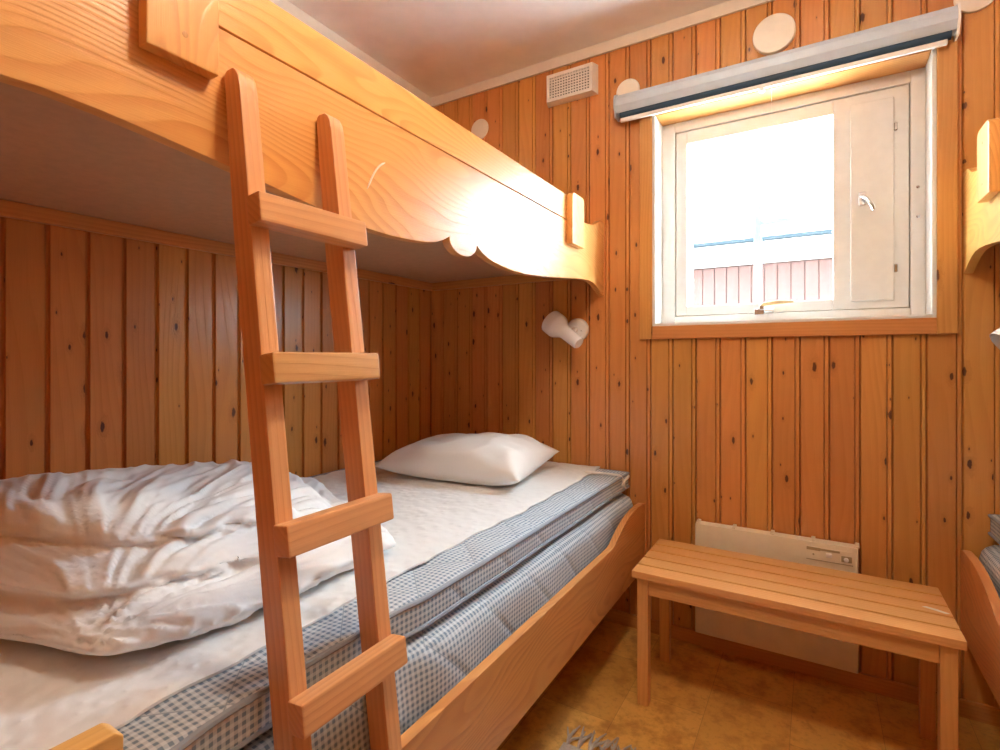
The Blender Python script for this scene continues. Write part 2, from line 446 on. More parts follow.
# window wall
n0 = math.floor((XL+0.313)/PITCH); edges = []
k = n0
while True:
    a = -0.313+k*PITCH; b = a+PITCH
    if a > XR: break
    a, b = max(a, XL), min(b, XR)
    if b-a > 0.015: edges.append((a, b))
    k += 1
for a, b in edges:
    c, w = (a+b)/2, b-a; yb = D+BT/2
    if b <= WX0+1e-6 or a >= WX1: board(wall_back, c, yb, 0, H, w, 'X', -1)
    else:
        board(wall_back, c, yb, 0, WZ0, w, 'X', -1); board(wall_back, c, yb, WZ1, H, w, 'X', -1)
        if b > WX1: board(wall_back, (WX1+b)/2, yb, WZ0, WZ1, b-WX1, 'X', -1)
        if a < WX0: board(wall_back, (WX0+a)/2, yb, WZ0, WZ1, WX0-a, 'X', -1)
def side_boards(parent, x, sgn, axis, lo, hi, ph):
    k = math.floor((lo-ph)/PITCH)
    while True:
        a = ph+k*PITCH; b = a+PITCH; k += 1
        if a >= hi: break
        a, b = max(a, lo), min(b, hi)
        if b-a < 0.015: continue
        if axis == 'Y': board(parent, x, (a+b)/2, 0, H, b-a, 'Y', sgn)
        else: board(parent, (a+b)/2, x, 0, H, b-a, 'X', sgn)
side_boards(wall_left, XL-BT/2, 1, 'Y', YF, D, 0.468)
side_boards(wall_right, XR+BT/2, -1, 'Y', YF, D, 0.468)
side_boards(wall_front, YF-BT/2, 1, 'X', XL, XR, 0.02)

# mouldings
def moulding(name, label, pts_axis, lo, hi, x0, x1, z0, z1, mat, cat='trim'):
    mb = MB()
    if pts_axis == 'X': mb.box(lo, hi, x0, x1, z0, z1)
    else: mb.box(x0, x1, lo, hi, z0, z1)
    return tag(mb.build(name, mat, bevel=0.003, seg=2), label, cat, kind='structure')
moulding('trim_1', 'white ceiling moulding above the window wall', 'X', XL, XR, D-0.014, D, 2.423, H, M['moulding'])
moulding('trim_2', 'white ceiling moulding above the made-up bunk', 'Y', YF, D-0.014, XL, XL+0.014, 2.423, H, M['moulding'])
moulding('trim_3', 'white ceiling moulding above the opposite bunk', 'Y', YF, D-0.014, XR-0.014, XR, 2.423, H, M['moulding'])
moulding('trim_4', 'white ceiling moulding on the wall facing the window', 'X', XL+0.014, XR-0.014, YF, YF+0.014, 2.423, H, M['moulding'])
moulding('baseboard_back', 'low pine baseboard under the window wall', 'X', XL, XR, D-0.014, D, 0, 0.054, wood('trim', 'X'), 'baseboard')
moulding('baseboard_left', 'low pine baseboard below the made-up bunk', 'Y', YF, D-0.014, XL, XL+0.014, 0, 0.054, wood('trim', 'Y'), 'baseboard')
moulding('baseboard_right', 'low pine baseboard below the opposite bunk', 'Y', YF, D-0.014, XR-0.014, XR, 0, 0.054, wood('trim', 'Y'), 'baseboard')
moulding('baseboard_front', 'low pine baseboard on the wall facing the window', 'X', XL+0.014, XR-0.014, YF, YF+0.014, 0, 0.054, wood('trim', 'X'), 'baseboard')

# ---------------------------------------------------------------- window
win = thing('window_1', (-0.12, D, WZ0), 'small white framed window with vent flap in pine casing', 'window', kind='structure')
cw = 0.052
MB().box(WX0-cw, WX0, D-0.016, D, WZ0-cw, WZ1+cw).build('casing', wood('trim', 'Z'), win, 0.002)
MB().box(WX1, WX1+cw, D-0.016, D, WZ0-cw, WZ1+cw).build('casing', wood('trim', 'Z'), win, 0.002)
MB().box(WX0, WX1, D-0.016, D, WZ0-cw, WZ0).build('casing', wood('trim', 'X'), win, 0.002)
MB().box(WX0, WX1, D-0.016, D, WZ1, WZ1+cw).build('casing', wood('trim', 'X'), win, 0.002)
lt = 0.012
MB().box(WX0, WX0+lt, D-0.012, D+0.16, WZ0, WZ1).build('jamb', M['white_paint'], win, 0.001)
MB().box(WX1-lt, WX1, D-0.012, D+0.16, WZ0, WZ1).build('jamb', M['white_paint'], win, 0.001)
MB().box(WX0+lt, WX1-lt, D-0.012, D+0.16, WZ0, WZ0+lt).build('jamb', M['white_paint'], win, 0.001)
MB().box(WX0+lt, WX1-lt, D-0.012, D+0.16, WZ1-lt, WZ1).build('jamb', wood('trim', 'X'), win, 0.001)
YW = D+0.10                                        # room face of the fixed frame
FX0, FX1, FZ0, FZ1 = WX0+lt, WX1-lt, WZ0+lt, WZ1-lt
SX0, SX1, SZ0, SZ1 = -0.503, 0.278, 1.292, 2.062   # sash
mb = MB()
mb.box(FX0, SX0, YW, YW+0.075, FZ0, FZ1); mb.box(SX1, FX1, YW, YW+0.075, FZ0, FZ1)
mb.box(SX0, SX1, YW, YW+0.075, FZ0, SZ0); mb.box(SX0, SX1, YW, YW+0.075, SZ1, FZ1)
mb.build('frame', M['white_paint'], win, 0.002)
GX0, GX1, GZ0, GZ1 = -0.456, 0.055, 1.334, 2.008
YS = YW+0.008; g = 0.0025
mb = MB()
mb.box(SX0+g, GX0, YS, YS+0.05, SZ0+g, SZ1-g); mb.box(GX1, SX1-g, YS, YS+0.05, SZ0+g, SZ1-g)
mb.box(GX0, GX1, YS, YS+0.05, SZ0+g, GZ0); mb.box(GX0, GX1, YS, YS+0.05, GZ1, SZ1-g)
sash = mb.build('sash', M['white_paint'], win, 0.002)
MB().box(GX0-0.004, GX1+0.004, YS+0.022, YS+0.026, GZ0-0.004, GZ1+0.004).build('pane', M['glass'], sash)
# dark seal strip in front of the stile beside the flap
MB().box(0.108, 0.232, YS-0.016, YS+0.001, 1.322, 2.022).build('vent_flap', M['white_paint'], win, 0.003, 2)
for z in (1.43, 1.92):
    MB().box(0.2325, 0.243, YS-0.010, YS+0.001, z-0.014, z+0.014).build('flap_hinge', M['steel'], win, 0.002)
# twist latch on the flap
lx, lz = 0.142, 1.682
la = MB().box(lx-0.011, lx+0.011, YS-0.020, YS-0.0155, lz-0.024, lz+0.024).build('flap_latch', M['steel'], win, 0.002)
MB().tube([(lx, YS-0.018, lz+0.006), (lx, YS-0.040, lz+0.004), (lx+0.010, YS-0.046, lz-0.008), (lx+0.026, YS-0.048, lz-0.034), (lx+0.030, YS-0.048, lz-0.050)], [0.006, 0.006, 0.006, 0.0065, 0.005], 10).build('latch_handle', M['steel'], la)
# opening lever at the sill
hx = -0.150
lv = MB().box(hx-0.052, hx-0.018, YS-0.022, YS-0.002, SZ0-0.006, SZ0+0.018).build('lever_bracket', M['steel'], win, 0.002)
MB().lathe([(0.010, 0), (0.012, 0.002), (0.012, 0.030), (0.010, 0.032)], (hx-0.018, YS-0.018, SZ0+0.010), (1, 0, 0), 16).build('lever_spindle', M['steel'], lv)
MB().prism([(hx-0.030, SZ0+0.026), (hx-0.026, SZ0+0.038), (hx+0.03, SZ0+0.046), (hx+0.078, SZ0+0.044), (hx+0.082, SZ0+0.036), (hx+0.04, SZ0+0.032)], 'Y', YS-0.034, YS-0.018).build('lever_handle', M['tan_handle'], lv, 0.002)
MB().box(hx-0.034, hx-0.018, YS-0.030, YS-0.012, SZ0+0.012, SZ0+0.032).build('lever_hub', M['steel'], lv, 0.002)
for x, z in ((0.2975, 1.60), (0.2975, 1.70)):
    MB().lathe([(0.005, 0), (0.005, 0.004), (0.003, 0.006)], (x, YW+0.0005, z), (0, -1, 0), 10).build('screw', M['steel'], win)
# outer storm sash with glazing bars
YO = YW+0.078
mb = MB()
mb.box(FX0, GX0+0.004, YO, YO+0.035, FZ0, FZ1); mb.box(GX1+0.03, FX1, YO, YO+0.035, FZ0, FZ1)
mb.box(GX0+0.004, GX1+0.03, YO, YO+0.035, FZ0, GZ0+0.004); mb.box(GX0+0.004, GX1+0.03, YO, YO+0.035, GZ1+0.02, FZ1)
outer = mb.build('outer_sash', M['white_paint'], win, 0.002)
MB().box(-0.212, -0.186, YO+0.004, YO+0.03, GZ0+0.004, GZ1+0.02).build('glazing_bar', M['bar_paint'], outer, 0.002)
MB().box(-0.186, GX1+0.03, YO+0.006, YO+0.028, 1.650, 1.672).build('glazing_bar', M['bar_paint'], outer, 0.002)

# ---------------------------------------------------------------- roller blind, vent, discs
bl = thing('roller_blind', (-0.166, D-0.016, 2.12), 'rolled-up roller blind in a silver cassette above the window', 'blind')
cas = [(D-0.016, 2.207), (D-0.045, 2.207), (D-0.066, 2.196), (D-0.074, 2.178), (D-0.074, 2.152), (D-0.066, 2.140), (D-0.060, 2.128), (D-0.016, 2.128)]
MB().prism(cas, 'X', -0.703, 0.371).build('cassette', M['alu'], bl, ang=14)
big = [(D-0.017, 2.211), (D-0.046, 2.211), (D-0.070, 2.199), (D-0.079, 2.180), (D-0.079, 2.150), (D-0.068, 2.128), (D-0.060, 2.110), (D-0.017, 2.110)]
MB().prism(big, 'X', 0.371, 0.377).build('end_cap', M['plastic'], bl)
MB().prism([(y, z) for y, z in big], 'X', -0.709, -0.703).build('end_cap', M['alu'], bl)
MB().lathe([(0.018, 0), (0.018, 1.05)], (-0.69, D-0.040, 2.126), (1, 0, 0), 20).build('blind_roll', M['dark_blue'], bl)
MB().box(-0.690, 0.352, D-0.048, D-0.034, 2.094, 2.110).build('bottom_bar', M['plastic'], bl, 0.003, 2)
MB().tube([(-0.135, D-0.041, 2.095), (-0.135, D-0.040, 2.06), (-0.134, D-0.038, 2.0)], 0.0011, 6).build('pull_cord', M['plastic'], bl)
MB().lathe([(0.004, 0), (0.010, 0.004), (0.010, 0.010), (0.004, 0.014)], (-0.166, D-0.041, 2.094), (0, 0, -1), 12).build('cord_stop', M['plastic'], bl)

ve = thing('air_vent', (-0.92, D, 2.32), 'white box air vent with gridded front under the ceiling', 'vent')
vx0, vx1, vz0, vz1 = -1.030, -0.815, 2.262, 2.382
vb = MB()
fy = D-0.042
outl = [(vx0, vz0), (vx1, vz0), (vx1, vz1), (vx0, vz1)]; bo = 0.012
back = [(vx0-bo, vz0-bo*0.3), (vx1+bo, vz0-bo*0.3), (vx1+bo, vz1+bo*0.3), (vx0-bo, vz1+bo*0.3)]
inn = [(vx0+0.012, vz0+0.012), (vx1-0.012, vz0+0.012), (vx1-0.012, vz1-0.012), (vx0+0.012, vz1-0.012)]
vv = [(x, D, z) for x, z in back]+[(x, fy, z) for x, z in outl]+[(x, fy, z) for x, z in inn]+[(x, fy+0.03, z) for x, z in inn]
ff = [(i, (i+1) % 4, 4+(i+1) % 4, 4+i) for i in range(4)]+[(4+i, 4+(i+1) % 4, 8+(i+1) % 4, 8+i) for i in range(4)]+[(8+i, 8+(i+1) % 4, 12+(i+1) % 4, 12+i) for i in range(4)]
vb.add(vv, ff+[(12, 13, 14, 15), (3, 2, 1, 0)])
vb.build('housing', M['plastic'], ve)
MB().box(inn[0][0]+0.001, inn[1][0]-0.001, fy+0.026, fy+0.0295, inn[0][1]+0.001, inn[2][1]-0.001).build('dark_fill', M['black'], ve)  # black sheet standing in for the darkness inside the vent
gb = MB()
nx, nz = 15, 8
for i in range(nx+1):
    x = inn[0][0]+(inn[1][0]-inn[0][0])*i/nx; gb.box(x-0.0026, x+0.0026, fy+0.001, fy+0.006, inn[0][1], inn[2][1])
for i in range(nz+1):
    z = inn[0][1]+(inn[2][1]-inn[0][1])*i/nz; gb.box(inn[0][0], inn[1][0], fy+0.0015, fy+0.0055, z-0.0026, z+0.0026)
gr = gb.build('grille', M['plastic'], ve); gr['kind'] = 'stuff'

def disc(x, z, r, th, label):
    o = MB().lathe([(r*0.92, 0), (r, 0.003), (r, th-0.004), (r-0.002, th-0.001), (r-0.008, th), (0.0005, th+0.001)], (x, D, z), (0, -1, 0), 40).build('wall_disc', M['disc'])
    return tag(o, label, 'disc', 'round discs on the window wall')
disc(-1.412, 2.243, 0.050, 0.010, 'small round cream disc on the panelling near the bunk corner')
disc(-0.671, 2.236, 0.050, 0.010, 'small round cream disc just behind the blind end beside the vent')
disc(-0.129, 2.296, 0.070, 0.022, 'large thick round cream disc above the middle of the blind')
disc(0.424, 2.243, 0.052, 0.012, 'small round cream disc beside the blind end near the opposite bunk')

# ---------------------------------------------------------------- bunks
def scallop():
    """underside of the long rail, half from the centre (0) to the wall end (1.045)"""
    pts = []
    for i in range(9):                                   # centre lobe
        t = i/8*math.pi/2; pts.append((0.062*math.sin(t), 1.421-0.038*math.cos(t)))
    pts += [(0.072, 1.415), (0.090, 1.406), (0.115, 1.397), (0.150, 1.390), (0.200, 1.385), (0.260, 1.3815), (0.330, 1.382), (0.420, 1.388), (0.520, 1.397),
            (0.620, 1.408), (0.720, 1.419), (0.800, 1.427), (0.860, 1.430), (0.905, 1.428), (0.945, 1.420), (0.980, 1.408), (1.010, 1.395), (1.045, 1.382)]
    return pts

def mx(x, side):                                         # mirror helper: side +1 left bunk, -1 opposite bunk
    return x if side > 0 else -0.381 - x + 0.0           # left rail -0.777 <-> right rail 0.396

def upper_bunk(side, labels):
    wallx = XL if side > 0 else XR
    face = mx(-0.777, side); s = side                    # s: direction of the room from the rail
    root = thing('upper_bunk', ((wallx+face)/2, 1.1, 1.38), labels, 'bunk bed', 'upper bunks')
    th = 0.024
    xa, xb = sorted((face, face-s*th))
    cy = 1.105; h = scallop()
    top_end = [(1.045, 1.700), (0.992, 1.697), (0.970, 1.686), (0.945, 1.673), (0.905, 1.662), (0.860, 1.655), (0.812, 1.652), (0.808, 1.6235)]
    poly = [(cy-a, b+0.008*min(1, max(0, (a-0.40)/0.2))*(1 if a < 1.0 else 0)) for a, b in reversed(h)] + [(cy+a, b) for a, b in h[1:]]
    poly += [(cy+a, b) for a, b in top_end] + [(cy-a, b) for a, b in reversed(top_end)]
    MB().prism(poly, 'X', xa, xb).build('front_rail', wood('rail', 'Y'), root, 0.002, 2)
    MB().box(xa, xb, cy-0.803, cy+0.803, 1.6265, 1.716).build('guard_board', wood('rail', 'Y'), root, 0.002, 2)
    for y0, y1 in ((0.347, 0.446), (1.757, 1.868)):
        x0, x1 = sorted((face+s*0.0005, face+s*0.024))
        r = 0.016
        pr = [(y0, 1.536), (y1, 1.536), (y1, 1.725-r), (y1-r*0.3, 1.725-r*0.3), (y1-r, 1.725), (y0+r, 1.725), (y0+r*0.3, 1.725-r*0.3), (y0, 1.725-r)]
        bt = MB().prism(pr, 'X', x0, x1).build('batten', wood('ladder' if False else 'rail', 'Z'), root, 0.003, 2)
        xs = sorted((face+s*0.0235, face+s*0.0248))
        for z in (1.572, 1.680):
            MB().lathe([(0.0042, 0), (0.0042, 0.0006), (0.001, 0.0008)], (face+s*0.0238, (y0+y1)/2, z), (s, 0, 0), 12).build('screw', wood('trim', 'Z'), bt)
    px = sorted((wallx+s*0.001, face-s*th))
    MB().box(px[0], px[1], 0.062, D-0.002, 1.508, 1.524).build('base_panel', M['underside'], root)
    # cleats that carry the panel: along the wall, along the window wall, behind the rail
    cx = sorted((wallx+s*0.001, wallx+s*0.022))
    MB().box(cx[0], cx[1], 0.06, D-0.001, 1.468, 1.5078).build('wall_cleat', wood('trim', 'Y'), root, 0.003)
    ex = sorted((wallx+s*0.0225, face-s*th))
    MB().box(ex[0], ex[1], D-0.022, D-0.001, 1.468, 1.5078).build('wall_cleat', wood('trim', 'X'), root, 0.003)
    fx = sorted((face-s*th, face-s*(th+0.020)))
    MB().box(fx[0], fx[1], 0.07, D-0.0225, 1.468, 1.5078).build('rail_cleat', wood('trim', 'Y'), root, 0.003)
    # near end board of the bunk, hung between rail and wall
    MB().box(px[0], px[1], 0.06, 0.082, 1.5245, 1.66).build('end_board', wood('rail', 'X'), root, 0.002)
    return root
ub = upper_bunk(1, 'pale pine upper bunk with scalloped rail over the made-up bed, ladder leaning on it')
ub2 = upper_bunk(-1, 'pine upper bunk whose scrolled rail end sits beside the window casing, opposite the ladder')
# a pale scratch in the varnish of the long rail
sc = []
for i in range(9):
    t = i/8; sc.append((-0.7766, 0.765+0.052*t, 1.462+0.070*t+0.012*math.sin(t*math.pi)))
MB().tube(sc, [0.0008]+[0.0022]*7+[0.0007], 6).build('scratch', M['scratch'], ub)

def lower_bed(side, label):
    wallx = XL if side > 0 else XR
    face = -0.601 if side > 0 else 0.389; s = side
    root = thing('bed_frame', ((wallx+face)/2, 1.1, 0), label, 'bed', 'lower bunk frames')
    th = 0.024
    xa, xb = sorted((face, face-s*th))
    top = [(D, 0.519), (D-0.02, 0.524), (2.06, 0.527), (1.998, 0.525), (1.955, 0.520), (1.915, 0.512), (1.880, 0.503), (1.850, 0.493), (1.82, 0.482), (1.795, 0.472), (1.775, 0.463), (1.755, 0.458), (1.735, 0.457)]
    poly = [(0.06, 0.257), (D, 0.257)] + top + [(0.06, 0.457)]
    MB().prism(poly, 'X', xa, xb).build('side_rail', wood('siderail', 'Y'), root, 0.0025, 2)
    px = sorted((face, face-s*0.047)) if False else sorted((face-s*0.002, face-s*0.034))
    pp = [(0.06, 0.0), (0.12, 0.0), (0.12, 0.4), (0.255, 0.4565), (0.258, 0.728), (0.250, 0.736), (0.06, 0.736)]
    MB().prism([(0.06, 0.458), (0.252, 0.458), (0.258, 0.736), (0.250, 0.743), (0.06, 0.743)], 'X', *px).build('end_post', wood('bench', 'Y'), root, 0.003, 2)
    lx = sorted((face-s*0.300, face-s*0.345))
    for y in (0.10, 1.80):
        MB().box(lx[0], lx[1], y, y+0.06, 0, 0.2995).build('leg', wood('ladder', 'Z'), root, 0.002)
    wx = sorted((wallx+s*0.015, wallx+s*0.060))
    for y in (0.10, 1.98):
        MB().box(wx[0], wx[1], y, y+0.06, 0, 0.2995).build('leg', wood('ladder', 'Z'), root, 0.002)
    qx = sorted((wallx+s*0.002, face-s*0.0245))
    MB().box(qx[0], qx[1], 0.084, D-0.004, 0.300, 0.314).build('bed_base', M['underside'], root)
    MB().box(qx[0], qx[1], 0.06, 0.0835, 0.257, 0.60).build('foot_board', wood('rail', 'X'), root, 0.002)
    return root
lower_bed(1, 'pine bed frame with low side rail under the gingham mattress, ladder standing on it')
lower_bed(-1, 'pine bed frame beside the bench end, opposite the ladder')

def fld(p, s, seed=0.0): return noise.noise(Vector((p.x*s+seed, p.y*s, p.z*s)))
def mattress(side, label, tlabel):
    wallx = XL if side > 0 else XR
    face = -0.601 if side > 0 else 0.389; s = side
    xs = sorted((wallx+s*0.010, face-s*0.034))
    def puff(p, d):
        q = 0.004*math.sin(p.y*math.pi/0.20)*math.sin(p.z*math.pi/0.20+0.8)
        p = p + d*(q+0.006*fld(p, 2.2, 4))
        if s > 0 and abs(p.y-0.567) < 0.26 and p.x > -0.72:       # pressed in where the ladder foot stands
            f = min(1.0, (0.26-abs(p.y-0.567))/0.10); f = f*f*(3-2*f)
            lim = -0.646-0.131*max(0.0, p.z-0.46)
            if p.x > lim: p.x += (lim-p.x)*f
        return p
    o = MB().rbox(xs[0], xs[1], 0.095, D-0.018, 0.320, 0.568, 0.048, 24, 60, 10, puff)
    tag(o.build('mattress', M['gingham'], ang=60), label, 'mattress', 'gingham mattresses')
    xs = sorted((wallx+s*0.012, face-s*0.062))
    za, zb = 0.580, 0.648
    def quilt(p, d):
        a = abs(math.sin((p.y+p.x)*math.pi/0.155))*abs(math.sin((p.y-p.x)*math.pi/0.155))
        k = 0.006*(a**0.5-0.6) if d.z > 0.5 else 0.0
        w = 0.007*fld(p, 3.1, 9)
        p = p + Vector((0, 0, k)) + Vector((w if abs(d.x) > .5 else 0, 0, w*0.5))
        if s > 0 and abs(p.y-0.567) < 0.26 and p.x > -0.70:
            f = min(1.0, (0.26-abs(p.y-0.567))/0.10); f = f*f*(3-2*f)
            if p.x > -0.674: p.x += (-0.674-p.x)*f
        return p
    t = thing('mattress_topper', ((xs[0]+xs[1])/2, 1.1, za), tlabel, 'mattress topper', 'gingham mattress toppers')
    MB().rbox(xs[0], xs[1], 0.10, D-0.020, za, zb, 0.012, 60, 110, 5, quilt).build('pad', M['gingham'], t, ang=60)
    fx = xs[1] if s > 0 else xs[0]; bx = xs[0] if s > 0 else xs[1]
    for z in (za+0.008, zb-0.006):
        pts = []
        for i in range(60):
            y = 0.11+(D-0.14)*i/59; p = Vector((fx, y, z)); w = 0.007*fld(p, 3.1, 9)
            xx = fx-s*0.001+w
            if s > 0 and abs(y-0.567) < 0.26:
                f = min(1.0, (0.26-abs(y-0.567))/0.10); f = f*f*(3-2*f); xx += min(0.0, -0.677-xx)*f
            pts.append((xx, y, z+w*0.5))
        pts += [(fx-s*0.03, D-0.022, z), (bx+s*0.03, D-0.022, z)]
        MB().tube(pts, 0.0055, 7).build('piping', M['piping'], t)
    # wall-side edge
    pts = [(bx+s*0.006, 0.11+(D-0.14)*i/20, zb-0.004) for i in range(21)]
    MB().tube(pts, 0.009, 7).build('piping', M['piping'], t)
    return fx
fx = mattress(1, 'blue-grey gingham mattress in the bed with the ladder', 'quilted blue-grey gingham mattress topper under the white cover')
mattress(-1, 'grey gingham mattress in the bed opposite the ladder', 'gingham mattress topper on the bed opposite the ladder')

# white quilted cover with corner elastic
cov = thing('mattress_cover', (-1.2, 1.1, 0.65), 'thin white quilted mattress cover spread over the topper', 'mattress cover')
cx0 = XL+0.045
def front_edge(y):
    return -0.752 - 0.016*math.sin((y-0.2)*1.9) - 0.045*max(0, (y-1.55)/0.6)**1.5 + 0.010*noise.noise(Vector((y*4, 3, 1)))
NX, NY = 60, 120
vs_, fs_ = [], []
for layer in (0, 1):
    for j in range(NY+1):
        y = 0.13+(D-0.028-0.13)*j/NY; xe = front_edge(y)
        for i in range(NX+1):
            u = i/NX; x = cx0+(xe-cx0)*u
            a = abs(math.sin((y+x)*math.pi/0.155))*abs(math.sin((y-x)*math.pi/0.155))
            z = 0.6545 + 0.004*(a**0.5-0.5) + 0.0035*noise.noise(Vector((x*7, y*7, 2))) + 0.003*noise.noise(Vector((x*17, y*17, 5)))
            vs_.append((x, y, z - (0.0 if layer else 0.004)))
W_ = NX+1; o2 = W_*(NY+1)
for j in range(NY):
    for i in range(NX):
        a = j*W_+i; fs_.append((o2+a, o2+a+1, o2+a+W_+1, o2+a+W_)); fs_.append((a, a+W_, a+W_+1, a+1))
ring_ = [i for i in range(W_)]+[j*W_+NX for j in range(1, NY+1)]+[NY*W_+i for i in range(NX-1, -1, -1)]+[j*W_ for j in range(NY-1, 0, -1)]
for a, b in zip(ring_, ring_[1:]+ring_[:1]): fs_.append((a, b, o2+b, o2+a))
MB().add(vs_, fs_).build('sheet', M['cover'], cov, ang=60)
el = [(-0.800, D-0.155, 0.655), (-0.750, D-0.150, 0.657), (-0.700, D-0.135, 0.655), (-0.668, D-0.125, 0.652), (-0.659, D-0.118, 0.640), (-0.657, D-0.100, 0.615), (-0.660, D-0.075, 0.590)]
MB().tube(el, 0.0050, 7).build('elastic_loop', M['elastic'], cov)
MB().tube([(-0.656, D-0.130, 0.612), (-0.655, D-0.095, 0.628), (-0.656, D-0.055, 0.630), (-0.660, D-0.03, 0.632)], 0.0048, 7).build('elastic_loop', M['elastic'], cov)

# ---------------------------------------------------------------- pillow
def pillow():
    hw, hd, T = 0.302, 0.226, 0.086
    n = 48; vs, fs = [], []
    def pt(i, j, side):
        u, v = 2*i/n-1, 2*j/n-1
        e = max(0.0, (1-abs(u)**3.0)*(1-abs(v)**3.0))
        pin = 1-0.07*(1-abs(u)**2)*0 ; x = hw*u*(1-0.10*(1-v*v)*abs(u)**6*0-0.06*(1-abs(v)**4)*abs(u)**3*(-1)*0)
        x = hw*u*(1-0.07*(1-v*v)*abs(u)**4); y = hd*v*(1-0.09*(1-u*u)*abs(v)**4)
        h = T*e**0.52
        q = Vector((x*3, y*3, side*2.0))
        h *= 1+0.22*noise.noise(q+Vector((4, 1, 0)))
        fold = (noise.noise(Vector((x*9+y*6, y*13-x*5, 7.0+side)))*0.010 + (0.5-abs(noise.noise(Vector((x*7, y*10, 3.0+side)))))*0.016)*min(1, e*2.2)
        z = side*(h+fold) if side > 0 else -h*0.8
        return Vector((x, y, z))
    idx = {}
    def vid(i, j, side):
        key = (i, j, side if 0 < i < n and 0 < j < n else 0)
        if key not in idx: idx[key] = len(vs); vs.append(pt(i, j, side))
        return idx[key]
    for i in range(n):
        for j in range(n):
            fs.append(tuple(vid(a, b, 1) for a, b in ((i, j), (i+1, j), (i+1, j+1), (i, j+1))))
            fs.append(tuple(vid(a, b, -1) for a, b in ((i, j), (i, j+1), (i+1, j+1), (i+1, j))))
    R = Matrix.Rotation(math.radians(7), 3, 'Z') @ Matrix.Rotation(math.radians(3.5), 3, 'X')
    c = Vector((-1.185, 1.732, 0.716))
    out = []
    for p in vs:
        q = R @ p + c
        q.z = max(q.z, 0.660)
        out.append(q)
    o = MB().add(out, fs).build('pillow', M['pillow'], ang=70)
    return tag(o, 'plump white pillow lying at the window end of the bed', 'pillow')
pillow()

